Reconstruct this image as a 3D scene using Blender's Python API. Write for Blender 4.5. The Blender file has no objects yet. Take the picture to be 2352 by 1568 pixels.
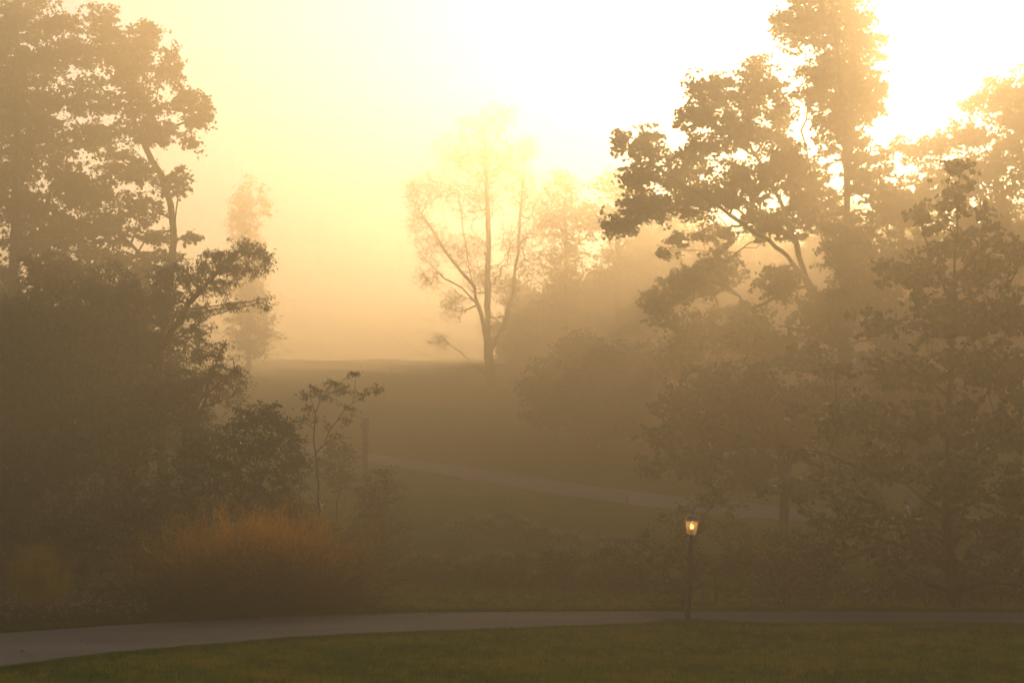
import bpy, math, random
import numpy as np
from mathutils import Vector

rng = np.random.default_rng(11)
random.seed(5)
scene = bpy.context.scene
COL = scene.collection
PI = math.pi

# ------------------------------------------------------------------ camera model (photo read at 2352 px wide)
CAMZ, F, CX, CY = 2.65, 3267.0, 1176.0, 784.0
PITCH = math.atan(342.0 / F)
SP, CP = math.sin(PITCH), math.cos(PITCH)

def ray(px, py):
    u, v = (px - CX) / F, (CY - py) / F
    d = np.array([u, CP - v * SP, SP + v * CP])
    return d / d[1]

def P(px, py, d):
    r = ray(px, py)
    return np.array([r[0] * d, d, CAMZ + r[2] * d])

def M(d):                      # metres per photo pixel at distance d
    return d / F

# ------------------------------------------------------------------ terrain
def sstep(a, b, x):
    t = np.clip((x - a) / (b - a), 0, 1)
    return t * t * (3 - 2 * t)

def S(d):                      # distance of things beyond the lawn, in metres
    return d if d <= 42 else 42 + (d - 42) * 1.5

KY = [0, 36, 50, 66, 82, 100, 120, 138, 150, 200, 420]
KZ = [0, 0.0, 1.96, 4.2, 7.3, 10.1, 12.75, 14.75, 16.0, 20.9, 27]

KZ = [z if y <= 36 or y > 200 else CAMZ + (z - CAMZ) * S(y) / y for y, z in zip(KY, KZ)]
KY = [S(y) if y <= 200 else y for y in KY]

def lawn_edge(x):
    return np.clip(37.3 - .4545 * x, 31.4, 52)

def terrain(x, y):
    x = np.asarray(x, float); y = np.asarray(y, float)
    t = y - lawn_edge(x)
    hill = np.interp(y, KY, KZ)
    z = hill * sstep(1.0, 8.5, t) - .55 * sstep(0, 2.5, t) * (1 - sstep(3, 8, t))
    und = .5 * np.sin(x * .11 + 1.3) * np.cos(y * .07) + .25 * np.sin(x * .31 + y * .17)
    z = z + und * sstep(4, 30, t) * .8
    z = z + .02 * np.sin(x * .9 + 2) * np.sin(y * .6)
    return z

def ground_hit(px, py, lo=14, hi=120):
    r = ray(px, py)
    ds = np.arange(lo, hi, .1)
    zz = CAMZ + r[2] * ds
    tt = terrain(r[0] * ds, ds)
    k = np.argmax(zz <= tt)
    d = ds[k] if zz[k] <= tt[k] else hi
    return np.array([r[0] * d, d, float(terrain(r[0] * d, d))])

# ------------------------------------------------------------------ object helpers
def tag(o, label=None, cat=None, group=None, kind=None):
    if label: o['label'] = label
    if cat: o['category'] = cat
    if group: o['group'] = group
    if kind: o['kind'] = kind
    return o

def thing(name, loc, label, cat, group=None):
    o = bpy.data.objects.new(name, None)
    o.empty_display_size = .3
    COL.objects.link(o)
    o.location = Vector([float(c) for c in loc])
    return tag(o, label, cat, group)

def mesh_obj(name, V, T, mat, parent=None, rnd=None, smooth=False, n=3):
    """V (k,3) world coordinates, T (m,n) faces -> ONE mesh object; placed relative to its parent."""
    V = np.asarray(V, dtype=np.float32).reshape(-1, 3).copy()
    T = np.asarray(T, dtype=np.int32).reshape(-1, n)
    if parent is not None:
        V -= np.array(parent.location, dtype=np.float32)
    me = bpy.data.meshes.new(name)
    me.vertices.add(len(V)); me.vertices.foreach_set('co', V.ravel())
    me.loops.add(T.size); me.loops.foreach_set('vertex_index', T.ravel())
    me.polygons.add(len(T))
    me.polygons.foreach_set('loop_start', np.arange(0, T.size, n, dtype=np.int32))
    if smooth:
        me.polygons.foreach_set('use_smooth', np.ones(len(T), dtype=bool))
    if rnd is not None:
        a = me.attributes.new('rnd', 'FLOAT', 'FACE')
        a.data.foreach_set('value', np.asarray(rnd, dtype=np.float32))
    me.update(calc_edges=True)
    me.materials.append(mat)
    o = bpy.data.objects.new(name, me)
    COL.objects.link(o)
    if parent is not None:
        o.parent = parent
    return o

# ------------------------------------------------------------------ materials
def new_mat(name):
    m = bpy.data.materials.new(name); m.use_nodes = True
    nt = m.node_tree; nt.nodes.clear()
    return m, nt, nt.nodes.new('ShaderNodeOutputMaterial')

def ramp(nt, stops):
    r = nt.nodes.new('ShaderNodeValToRGB')
    el = r.color_ramp.elements
    while len(el) > 1: el.remove(el[-1])
    el[0].position = stops[0][0]; el[0].color = (*stops[0][1], 1)
    for p, c in stops[1:]:
        e = el.new(p); e.color = (*c, 1)
    return r

def leaf_mat(name, cols, trans=.45, rough=.42, spec=.5, tcol=None):
    m, nt, out = new_mat(name)
    at = nt.nodes.new('ShaderNodeAttribute'); at.attribute_name = 'rnd'
    n = len(cols)
    r = ramp(nt, [(i / max(1, n - 1), c) for i, c in enumerate(cols)])
    nt.links.new(at.outputs['Fac'], r.inputs[0])
    b = nt.nodes.new('ShaderNodeBsdfPrincipled')
    b.inputs['Roughness'].default_value = rough
    b.inputs['Specular IOR Level'].default_value = spec
    nt.links.new(r.outputs[0], b.inputs['Base Color'])
    t = nt.nodes.new('ShaderNodeBsdfTranslucent')
    mx = nt.nodes.new('ShaderNodeMix'); mx.data_type = 'RGBA'; mx.blend_type = 'MULTIPLY'
    mx.inputs[0].default_value = 1
    nt.links.new(r.outputs[0], mx.inputs[6]); mx.inputs[7].default_value = (*(tcol or (1.6, 1.4, .6)), 1)
    nt.links.new(mx.outputs[2], t.inputs['Color'])
    s = nt.nodes.new('ShaderNodeMixShader'); s.inputs[0].default_value = trans
    nt.links.new(b.outputs[0], s.inputs[1]); nt.links.new(t.outputs[0], s.inputs[2])
    nt.links.new(s.outputs[0], out.inputs[0])
    return m

def noise_mat(name, c1, c2, scale=8, rough=.9, bump=.3, detail=8, c3=None, bump_scale=None, dist=.02, spec=.3, stretch=(1, 1, 1)):
    m, nt, out = new_mat(name)
    tc = nt.nodes.new('ShaderNodeTexCoord')
    mp = nt.nodes.new('ShaderNodeMapping'); mp.inputs['Scale'].default_value = stretch
    nt.links.new(tc.outputs['Object'], mp.inputs[0])
    n = nt.nodes.new('ShaderNodeTexNoise'); n.inputs['Scale'].default_value = scale; n.inputs['Detail'].default_value = detail
    nt.links.new(mp.outputs[0], n.inputs['Vector'])
    st = [(.32, c1), (.68, c2)] if c3 is None else [(.3, c1), (.5, c2), (.7, c3)]
    r = ramp(nt, st); nt.links.new(n.outputs['Fac'], r.inputs[0])
    b = nt.nodes.new('ShaderNodeBsdfPrincipled'); b.inputs['Roughness'].default_value = rough
    b.inputs['Specular IOR Level'].default_value = spec
    nt.links.new(r.outputs[0], b.inputs['Base Color'])
    n2 = nt.nodes.new('ShaderNodeTexNoise'); n2.inputs['Scale'].default_value = bump_scale or scale * 6; n2.inputs['Detail'].default_value = 6
    nt.links.new(mp.outputs[0], n2.inputs['Vector'])
    bp = nt.nodes.new('ShaderNodeBump'); bp.inputs['Strength'].default_value = bump; bp.inputs['Distance'].default_value = dist
    nt.links.new(n2.outputs['Fac'], bp.inputs['Height']); nt.links.new(bp.outputs[0], b.inputs['Normal'])
    nt.links.new(b.outputs[0], out.inputs[0])
    return m

BARK = noise_mat('bark', (.035, .026, .018), (.075, .058, .042), 9, .9, .8, stretch=(1, 1, .25))
BARK_PALE = noise_mat('weathered_wood', (.09, .07, .05), (.19, .16, .13), 7, .9, .8, stretch=(1, 1, .15))
LEAF_GREEN = leaf_mat('leaf_green', [(.035, .05, .014), (.055, .07, .02), (.075, .078, .022), (.11, .085, .02)])
LEAF_DARK = leaf_mat('leaf_dark', [(.025, .035, .012), (.045, .055, .018), (.06, .055, .02)])
LEAF_OLIVE = leaf_mat('leaf_olive', [(.04, .045, .016), (.075, .07, .025), (.10, .075, .025)])
LEAF_RUST = leaf_mat('leaf_rust', [(.05, .035, .016), (.09, .05, .02), (.06, .055, .02), (.12, .07, .03)])
LEAF_YELLOW = leaf_mat('leaf_yellow', [(.05, .07, .014), (.10, .11, .02), (.17, .14, .02), (.22, .15, .02)])
LEAF_GLOSS = leaf_mat('leaf_gloss', [(.028, .042, .012), (.045, .06, .018), (.065, .068, .02), (.10, .08, .02)], rough=.28, spec=.9, trans=.35)
STRAND = leaf_mat('rust_strand', [(.045, .045, .014), (.075, .062, .018), (.21, .13, .024), (.42, .25, .035)], trans=.5, rough=.6, spec=.2, tcol=(1.7, 1.2, .6))  # dark olive end paints the shade low in the bush
STRAW = leaf_mat('straw', [(.20, .14, .04), (.32, .22, .07), (.16, .12, .035)], trans=.5, rough=.6, spec=.2)
PETAL_AND_RIM = leaf_mat('seed_head_and_rim_light', [(.35, .27, .18), (.55, .45, .34), (.42, .36, .3)], trans=.5, rough=.7, spec=.2, tcol=(1.2, 1, .8))  # dry flower heads, also the painted bright rim of the mounds
BLADE = leaf_mat('grass_blade', [(.020, .060, .005), (.060, .135, .009), (.14, .175, .016), (.30, .21, .035)], trans=.4, rough=.55, spec=.25, tcol=(1.5, 1.4, .5))
METAL = noise_mat('dark_green_metal', (.006, .009, .007), (.012, .016, .012), 30, .45, .1, spec=.5)
CAPMETAL = noise_mat('bronze_metal', (.06, .045, .038), (.10, .075, .06), 20, .42, .15, spec=.6)
CONE = noise_mat('cone_stone', (.06, .035, .02), (.17, .10, .06), 12, .8, .3)

def ground_mat():
    m, nt, out = new_mat('lawn_ground')
    tc = nt.nodes.new('ShaderNodeTexCoord')
    def noi(s, d, st=(1, 1, 1)):
        mp = nt.nodes.new('ShaderNodeMapping'); mp.inputs['Scale'].default_value = st
        nt.links.new(tc.outputs['Object'], mp.inputs[0])
        n = nt.nodes.new('ShaderNodeTexNoise'); n.inputs['Scale'].default_value = s; n.inputs['Detail'].default_value = d
        nt.links.new(mp.outputs[0], n.inputs['Vector']); return n
    a = noi(.55, 5, (.6, 1, 1)); bq = noi(26, 6); cq = noi(120, 3)
    r1 = ramp(nt, [(.35, (.034, .062, .010)), (.52, (.062, .066, .013)), (.68, (.095, .080, .022))])
    r2 = ramp(nt, [(.3, (.45, .5, .45)), (.5, (.95, .95, .9)), (.72, (1.5, 1.4, 1.2))])
    nt.links.new(a.outputs['Fac'], r1.inputs[0]); nt.links.new(bq.outputs['Fac'], r2.inputs[0])
    mx = nt.nodes.new('ShaderNodeMix'); mx.data_type = 'RGBA'; mx.blend_type = 'MULTIPLY'; mx.inputs[0].default_value = 1
    nt.links.new(r1.outputs[0], mx.inputs[6]); nt.links.new(r2.outputs[0], mx.inputs[7])
    b = nt.nodes.new('ShaderNodeBsdfPrincipled'); b.inputs['Roughness'].default_value = .95
    b.inputs['Specular IOR Level'].default_value = .1
    nt.links.new(mx.outputs[2], b.inputs['Base Color'])
    bp = nt.nodes.new('ShaderNodeBump'); bp.inputs['Strength'].default_value = .8; bp.inputs['Distance'].default_value = .05
    nt.links.new(bq.outputs['Fac'], bp.inputs['Height'])
    bp2 = nt.nodes.new('ShaderNodeBump'); bp2.inputs['Strength'].default_value = .6; bp2.inputs['Distance'].default_value = .02
    nt.links.new(cq.outputs['Fac'], bp2.inputs['Height']); nt.links.new(bp.outputs[0], bp2.inputs['Normal'])
    nt.links.new(bp2.outputs[0], b.inputs['Normal'])
    nt.links.new(b.outputs[0], out.inputs[0])
    return m

def asphalt_mat():
    m, nt, out = new_mat('worn_asphalt')
    tc = nt.nodes.new('ShaderNodeTexCoord')
    def noi(s, d, st=(1, 1, 1)):
        mp = nt.nodes.new('ShaderNodeMapping'); mp.inputs['Scale'].default_value = st
        nt.links.new(tc.outputs['Object'], mp.inputs[0])
        n = nt.nodes.new('ShaderNodeTexNoise'); n.inputs['Scale'].default_value = s; n.inputs['Detail'].default_value = d
        nt.links.new(mp.outputs[0], n.inputs['Vector']); return n
    a = noi(.8, 4, (.35, 1, 1)); g = noi(55, 3); 
    r1 = ramp(nt, [(.3, (.040, .041, .040)), (.55, (.060, .060, .057)), (.72, (.085, .084, .080))])
    r2 = ramp(nt, [(.3, (.35, .35, .35)), (.5, (.95, .95, .95)), (.7, (1.9, 1.88, 1.8))])
    nt.links.new(a.outputs['Fac'], r1.inputs[0]); nt.links.new(g.outputs['Fac'], r2.inputs[0])
    mx = nt.nodes.new('ShaderNodeMix'); mx.data_type = 'RGBA'; mx.blend_type = 'MULTIPLY'; mx.inputs[0].default_value = 1
    nt.links.new(r1.outputs[0], mx.inputs[6]); nt.links.new(r2.outputs[0], mx.inputs[7])
    b = nt.nodes.new('ShaderNodeBsdfPrincipled'); b.inputs['Roughness'].default_value = .85
    b.inputs['Specular IOR Level'].default_value = .3
    nt.links.new(mx.outputs[2], b.inputs['Base Color'])
    bp = nt.nodes.new('ShaderNodeBump'); bp.inputs['Strength'].default_value = .7; bp.inputs['Distance'].default_value = .01
    nt.links.new(g.outputs['Fac'], bp.inputs['Height']); nt.links.new(bp.outputs[0], b.inputs['Normal'])
    nt.links.new(b.outputs[0], out.inputs[0])
    return m

GROUND = ground_mat(); ASPHALT = asphalt_mat()
GRAVEL = noise_mat('fine_gravel', (.10, .092, .085), (.15, .14, .13), 3, .9, .5, c3=(.18, .165, .15), bump_scale=60)

# ------------------------------------------------------------------ ground + paths
def axis(parts):
    v = []
    for a, b, s in parts: v += list(np.arange(a, b, s))
    v.append(parts[-1][1]); return np.array(v)

xs = axis([(-300, -60, 8), (-60, -22, 1.5), (-22, 22, .4), (22, 60, 1.5), (60, 300, 8)])
ys = axis([(-120, 10, 5), (10, 56, .4), (56, 190, 1.4), (190, 420, 8)])
X, Y = np.meshgrid(xs, ys)
Vg = np.stack([X, Y, terrain(X, Y)], -1).reshape(-1, 3)
nx, ny = len(xs), len(ys)
ii = (np.arange(ny - 1)[:, None] * nx + np.arange(nx - 1)[None]).ravel()
Q = np.stack([ii, ii + 1, ii + nx + 1, ii + nx], -1)
tag(mesh_obj('ground', Vg, Q, GROUND, n=4, smooth=True), kind='structure')

def flat_pt(px, py):
    return ground_hit(px, py)[:2]

near_px = [(-400, 1610), (0, 1543), (300, 1505), (600, 1478), (820, 1465), (1200, 1448), (1560, 1438), (2000, 1436), (2352, 1440), (2900, 1452)]
far_px = [(-400, 1492), (0, 1455), (300, 1433), (600, 1418), (900, 1408), (1150, 1405), (1600, 1404.5), (2000, 1405), (2352, 1407), (2900, 1412)]
near = np.array([flat_pt(*p) for p in near_px]); far = np.array([flat_pt(*p) for p in far_px])

def smooth_poly(pts, n):
    t = np.linspace(0, 1, len(pts)); u = np.linspace(0, 1, n)
    c = np.stack([np.interp(u, t, pts[:, k]) for k in (0, 1)], -1)
    w = n // len(pts)
    ker = np.hanning(w + 2); ker /= ker.sum()
    pad = w
    cc = np.pad(c, ((pad, pad), (0, 0)), mode='reflect', reflect_type='odd')
    return np.stack([np.convolve(cc[:, k], ker, 'same')[pad:-pad] for k in (0, 1)], -1)

nearS, farS = smooth_poly(near, 240), smooth_poly(far, 240)

def strip(name, A, B, lift, m, cols=12, wob=.02):
    n = len(A); V = []
    A = A + rng.normal(0, wob, A.shape); B = B + rng.normal(0, wob, B.shape)
    for j in range(cols + 1):
        p = A + (B - A) * j / cols
        V.append(np.column_stack([p, terrain(p[:, 0], p[:, 1]) + lift]))
    V = np.stack(V, 1).reshape(-1, 3); w = cols + 1
    i0 = (np.arange(n - 1)[:, None] * w + np.arange(cols)[None]).ravel()
    T = np.stack([i0, i0 + w, i0 + w + 1, i0 + 1], -1)
    return tag(mesh_obj(name, V, T, m, n=4, smooth=True), kind='structure')

strip('path', nearS, farS, .012, ASPHALT)
c2 = np.array([[-20, 80.], [-15, 73.5], [-7.6, 66.6], [-2, 60.5], [2.5, 56], [8.8, 50.5], [14, 47.3], [22, 44.5], [36, 42]])
c2 = np.array([[x_ * S(y_) / y_, S(y_)] for x_, y_ in c2])
c2s = smooth_poly(c2, 200)
tn = np.gradient(c2s, axis=0); tn /= np.linalg.norm(tn, axis=1)[:, None]
nn = np.stack([-tn[:, 1], tn[:, 0]], -1)
strip('footpath', c2s - nn * 1.35, c2s + nn * 1.35, .06, GRAVEL, wob=.03)

def far_edge_y(x): return np.interp(x, farS[:, 0], farS[:, 1])
def near_edge_y(x): return np.interp(x, nearS[:, 0], nearS[:, 1])

# ------------------------------------------------------------------ grass (uncountable)
def blades(pts, h, w, lean=.5):
    n = len(pts)
    a = rng.uniform(0, 2 * PI, n); b = rng.uniform(0, 2 * PI, n)
    side = np.stack([np.cos(a), np.sin(a), np.zeros(n)], -1) * (w / 2)[:, None]
    ln = rng.uniform(0, lean, n) * h
    tip = pts + np.stack([np.cos(b) * ln, np.sin(b) * ln, h], -1)
    V = np.stack([pts - side, pts + side, tip], 1).reshape(-1, 3)
    return V, np.arange(3 * n).reshape(-1, 3)

def patch_noise(x, y):
    v = (np.sin(x * 1.3 + 1.7 * np.sin(y * .9)) + np.sin(y * 2.3 + 1.3 * np.sin(x * 1.1 + 2)) + .7 * np.sin(x * 3.1 + y * 2.7) + .6 * np.sin(x * .4 - y * 1.1))
    return v / 3.3

def grass_field(name, n, xr, yr, keep, hlo, hhi, w, m, rbase=.4):
    x = rng.uniform(*xr, n); y = rng.uniform(*yr, n)
    k = keep(x, y); x, y = x[k], y[k]
    n = len(x)
    pts = np.column_stack([x, y, terrain(x, y) - .005])
    pn = patch_noise(x, y) + .45 * patch_noise(x * 2.7 + 5, y * 3.1) + .35 * patch_noise(x * 5.1, y * 9.3 + 2)
    h = rng.uniform(hlo, hhi, n) * (1 + .25 * pn)
    V, T = blades(pts, h, rng.uniform(.6, 1.3, n) * w)
    r = np.clip(rbase + .42 * pn + rng.normal(0, .26, n), 0, 1)
    return V, T, r

def merge(lst):
    Vs, Ts, Rs, o = [], [], [], 0
    for V, T, r in lst:
        Vs.append(V); Ts.append(T + o); Rs.append(r); o += len(V)
    return np.concatenate(Vs), np.concatenate(Ts), np.concatenate(Rs)

view = lambda x, y, m=1.5: np.abs(x) < .36 * y + m
L = [grass_field('g', 520000, (-14, 14), (16.5, 30), lambda x, y: (y < near_edge_y(x) + rng.normal(0, .02, len(x))) & view(x, y), .035, .075, .013, BLADE, .5),
     grass_field('g', 300000, (-20, 16), (26, 48), lambda x, y: (y > far_edge_y(x) + rng.normal(0, .02, len(x))) & (y < lawn_edge(x) + .2) & view(x, y), .035, .065, .010, BLADE, .45)]
# coarser tufts that stand a little proud of the mown sward
tc_ = np.column_stack([rng.uniform(-14, 14, 5200), rng.uniform(16.5, 41, 5200)])
tk = (((tc_[:, 1] < near_edge_y(tc_[:, 0]) - .05) | (tc_[:, 1] > far_edge_y(tc_[:, 0]) + .05)) & (tc_[:, 1] < lawn_edge(tc_[:, 0])) & view(tc_[:, 0], tc_[:, 1]))
tc_ = np.repeat(tc_[tk], 22, 0); tone = np.repeat(rng.choice([.02, .1, .6, .85, 1.], tk.sum()), 22)
tp = tc_ + rng.normal(0, .045, tc_.shape)
V, T = blades(np.column_stack([tp, terrain(tp[:, 0], tp[:, 1])]), rng.uniform(.05, .11, len(tp)), rng.uniform(.008, .018, len(tp)), .9)
L.append((V, T, np.clip(tone + rng.normal(0, .08, len(tp)), 0, 1)))
# shaggy turf lips on both path edges
for E, sgn in ((nearS, -1), (farS, 1)):
    n = 60000
    k = rng.integers(0, len(E) - 1, n); t = rng.uniform(0, 1, n)
    p = E[k] + (E[k + 1] - E[k]) * t[:, None]
    off = rng.exponential(.07, n) - .03 + .025 * np.sin(p[:, 0] * 5.1) + .02 * np.sin(p[:, 0] * 13)
    x, y = p[:, 0], p[:, 1] + sgn * off
    pts = np.column_stack([x, y, terrain(x, y)])
    V, T = blades(pts, rng.uniform(.05, .11, n), rng.uniform(.006, .012, n), .8)
    L.append((V, T, np.clip(rng.normal(.25, .18, n), 0, 1)))
V, T, r = merge(L)
tag(mesh_obj('lawn_grass', V, T, BLADE, rnd=r), 'short mown green lawn grass on both sides of the asphalt path', 'grass', kind='stuff')

n = 420
x = rng.uniform(-11, 11, n); y = rng.uniform(17, 31, n)
k = view(x, y); x, y = x[k], y[k]
V, T, r = None, None, None
FALL = np.column_stack([x, y, terrain(x, y) + .045])

# rough meadow grass on the bank and the hillside
L = []
n = 260000
x = rng.uniform(-36, 30, n); y = 32 + 110 * rng.uniform(0, 1, n) ** 1.3
t = y - lawn_edge(x)
d2 = np.min(np.hypot(x[:, None] - c2s[None, ::4, 0], y[:, None] - c2s[None, ::4, 1]), 1)
k = (t > .0) & view(x, y, 2) & (d2 > 1.3)
x, y, t = x[k], y[k], t[k]
h = rng.uniform(.06, .16, len(x)) + .35 * (1 - sstep(2, 6, t)) * rng.uniform(.3, 1, len(x)) * sstep(.1, .8, t)
V, T = blades(np.column_stack([x, y, terrain(x, y) - .01]), h, rng.uniform(.012, .03, len(x)), .7)
L.append((V, T, np.clip(rng.normal(.55, .25, len(x)) + .2 * patch_noise(x, y), 0, 1)))
V, T, r = merge(L)
tag(mesh_obj('meadow_grass', V, T, BLADE, rnd=r), 'rough olive meadow grass covering the foggy hillside behind the lawn', 'grass', kind='stuff')

# ------------------------------------------------------------------ foliage tools
def tmpl_maple():
    o = [(0, 0), (.52, .16), (.32, .38), (.44, .76), (0, 1.0), (-.44, .76), (-.32, .38), (-.52, .16)]
    V = [(x, y, -.28 * abs(x) - .12 * y * y) for x, y in o]
    return np.array(V), np.array([(0, 1, 2), (0, 2, 4), (2, 3, 4), (0, 4, 6), (4, 5, 6), (0, 6, 7)])
def tmpl_oval():
    V = [(0, 0, 0), (.27, .4, -.08), (.2, .72, -.1), (0, 1, -.14), (-.2, .72, -.1), (-.27, .4, -.08)]
    return np.array(V), np.array([(0, 1, 2), (0, 2, 3), (0, 3, 4), (0, 4, 5)])
def tmpl_narrow():
    V = [(0, 0, 0), (.13, .4, -.04), (0, 1, -.2), (-.13, .4, -.04)]
    return np.array(V), np.array([(0, 1, 2), (0, 2, 3)])
TM = {'maple': tmpl_maple(), 'oval': tmpl_oval(), 'narrow': tmpl_narrow()}

def leaves(cent, size, kind, droop=.3, tilt=.9):
    n = len(cent); tv, tf = TM[kind]
    a = rng.uniform(0, 2 * PI, n)
    d = np.stack([np.cos(a), np.sin(a), rng.normal(-droop, .45, n)], -1)
    d /= np.linalg.norm(d, axis=1)[:, None]
    u = np.stack([rng.normal(0, tilt, n), rng.normal(0, tilt, n), np.ones(n)], -1)
    nrm = u - (u * d).sum(1)[:, None] * d
    nrm /= np.linalg.norm(nrm, axis=1)[:, None]
    s = np.cross(d, nrm)
    V = cent[:, None] + size[:, None, None] * (tv[None, :, 0, None] * s[:, None] + tv[None, :, 1, None] * d[:, None] + tv[None, :, 2, None] * nrm[:, None])
    k = len(tv)
    T = (np.arange(n)[:, None, None] * k + tf[None]).reshape(-1, 3)
    r = np.repeat(rng.uniform(0, 1, n), len(tf))
    return V.reshape(-1, 3), T, r

def tubes(P0, P1, R0, R1, sides=5):
    P0, P1 = np.asarray(P0, float), np.asarray(P1, float); n = len(P0)
    ax = P1 - P0; ln = np.linalg.norm(ax, axis=1)[:, None]; ax = ax / np.maximum(ln, 1e-6)
    ref = np.where(np.abs(ax[:, 2:3]) < .9, np.array([[0, 0, 1.]]), np.array([[1., 0, 0]]))
    u = np.cross(ax, ref); u /= np.linalg.norm(u, axis=1)[:, None]; v = np.cross(ax, u)
    th = np.arange(sides) * 2 * PI / sides
    ring = np.cos(th)[None, :, None] * u[:, None] + np.sin(th)[None, :, None] * v[:, None]
    P1 = P1 + ax * R1[:, None] * .3
    A = P0[:, None] + ring * R0[:, None, None]; B = P1[:, None] + ring * R1[:, None, None]
    V = np.concatenate([A, B], 1).reshape(-1, 3)
    f = []
    for i in range(sides):
        j = (i + 1) % sides
        f += [(i, j, sides + j), (i, sides + j, sides + i)]
    T = (np.arange(n)[:, None, None] * 2 * sides + np.array(f)[None]).reshape(-1, 3)
    return V, T

def grow(limbs, attract, R, tip=.006, step=.55, wob=.12, pen=.12, pw=.55, arch=.12):
    """limbs: polylines (first one is the trunk, from the ground up); attract: points the twigs must reach."""
    pos, par, plen = [], [], []
    def add(p, q):
        pos.append(np.asarray(p, float)); par.append(q)
        plen.append(0 if q < 0 else plen[q] + float(np.linalg.norm(pos[q] - pos[-1])))
        return len(pos) - 1
    for li, pl in enumerate(limbs):
        pl = [np.asarray(p, float) for p in pl]
        if li == 0: cur = add(pl[0], -1)
        else:
            cur = int(np.argmin(np.linalg.norm(np.array(pos) - pl[0], axis=1)))
            pl = [pos[cur]] + pl[1:]
        for a, b in zip(pl[:-1], pl[1:]):
            n = max(1, int(np.linalg.norm(b - a) / step))
            for i in range(1, n + 1):
                q = a + (b - a) * i / n
                if i < n: q = q + rng.normal(0, wob * .35, 3)
                cur = add(q, cur)
    cap = len(pos) + len(attract) * 14 + 10
    A = np.zeros((cap, 3)); LN = np.zeros(cap); n0 = len(pos)
    A[:n0] = pos; LN[:n0] = plen
    if len(attract):
        S = A[:n0]
        dist = np.array([np.min(np.linalg.norm(S - a, axis=1)) for a in attract])
        for a in attract[np.argsort(dist)]:
            m = len(pos)
            dd = np.linalg.norm(A[:m] - a, axis=1)
            up = np.maximum(0, A[:m, 2] - a[2])
            cost = dd + pen * LN[:m] + .5 * up
            cur = int(np.argmin(cost)); st = pos[cur]; L_ = dd[cur]
            k = min(12, max(1, int(L_ / step)))
            off = rng.normal(0, wob, 3)
            for i in range(1, k + 1):
                t = i / k
                q = st + (a - st) * t + (off * math.sin(PI * t) + np.array([0, 0, arch * L_ * math.sin(PI * t) * .5]) + rng.normal(0, wob * .25, 3)) * (1 if i < k else 0)
                cur = add(q, cur); A[len(pos) - 1] = q; LN[len(pos) - 1] = plen[-1]
    n = len(pos); w = np.zeros(n); par = np.array(par)
    has = np.zeros(n, bool); has[par[par >= 0]] = True
    w[~has] = 1
    for i in range(n - 1, 0, -1): w[par[i]] += w[i]
    rad = tip + (R - tip) * (w / w[0]) ** pw
    pos = np.array(pos)
    # trunk flare
    idx = np.arange(1, n)
    V, T = tubes(pos[par[idx]], pos[idx], rad[par[idx]] * .5 + rad[idx] * .5, rad[idx], 6)
    return V, T

def crown_points(blobs, d, dens, cx=None, depth=1.0, spray=.45, shell=.45):
    """blobs (px, py, rx, ry[, depth offset in m]) read off the photograph; they get real depth around distance d."""
    out = []
    bx = np.array([b[0] for b in blobs], float)
    cx = bx.mean() if cx is None else cx
    R = max(abs(bx - cx).max(), 1)
    for b in blobs:
        rx, ry = b[2] * M(d), b[3] * M(d)
        off = b[4] if len(b) > 4 else random.uniform(-1, 1) * .45 * depth * R * M(d) * math.sqrt(max(.08, 1 - ((b[0] - cx) / R) ** 2))
        c = P(b[0], b[1], d); 
        s = (d + off) / d
        c = np.array([c[0] * s, d + off, CAMZ + (c[2] - CAMZ) * s])
        rx, ry = rx * s, ry * s
        rd = depth * (rx + ry) / 2 * 1.1
        n = max(3, int(dens * rx * ry * PI))
        v = rng.normal(0, 1, (n, 3)); v /= np.linalg.norm(v, axis=1)[:, None]
        rr = rng.uniform(0, 1, n) ** shell
        rr = rr * rng.normal(.93, .13, n)
        out.append(c + v * rr[:, None] * np.array([rx, rd, ry * 1.12]))
    return np.concatenate(out)

def sprays(pts, k, rad, flat=.8):
    """leafy twigs: each spray is a long ragged tuft that points its own way, with a few stray leaves"""
    n = len(pts)
    kk = rng.poisson(k * rng.uniform(.35, 1.6, n)); idx = np.repeat(np.arange(n), kk)
    s = rng.uniform(.55, 1.35, n) * rad
    a = rng.uniform(0, 2 * PI, n)
    ax = np.stack([np.cos(a), np.sin(a), rng.normal(.1, .4, n)], -1)
    ax /= np.linalg.norm(ax, axis=1)[:, None]
    m = len(idx)
    v = rng.normal(0, .42, (m, 3)) * (rng.uniform(.5, 1, m))[:, None]
    v[:, 2] *= flat
    t = rng.uniform(-1.15, 1.15, m)
    v = v * (1.1 - .55 * np.abs(t))[:, None] + ax[idx] * (t * 1.25)[:, None]
    stray = rng.uniform(0, 1, m) < .07
    v[stray] *= 1.5
    return pts[idx] + v * s[idx][:, None]

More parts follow.
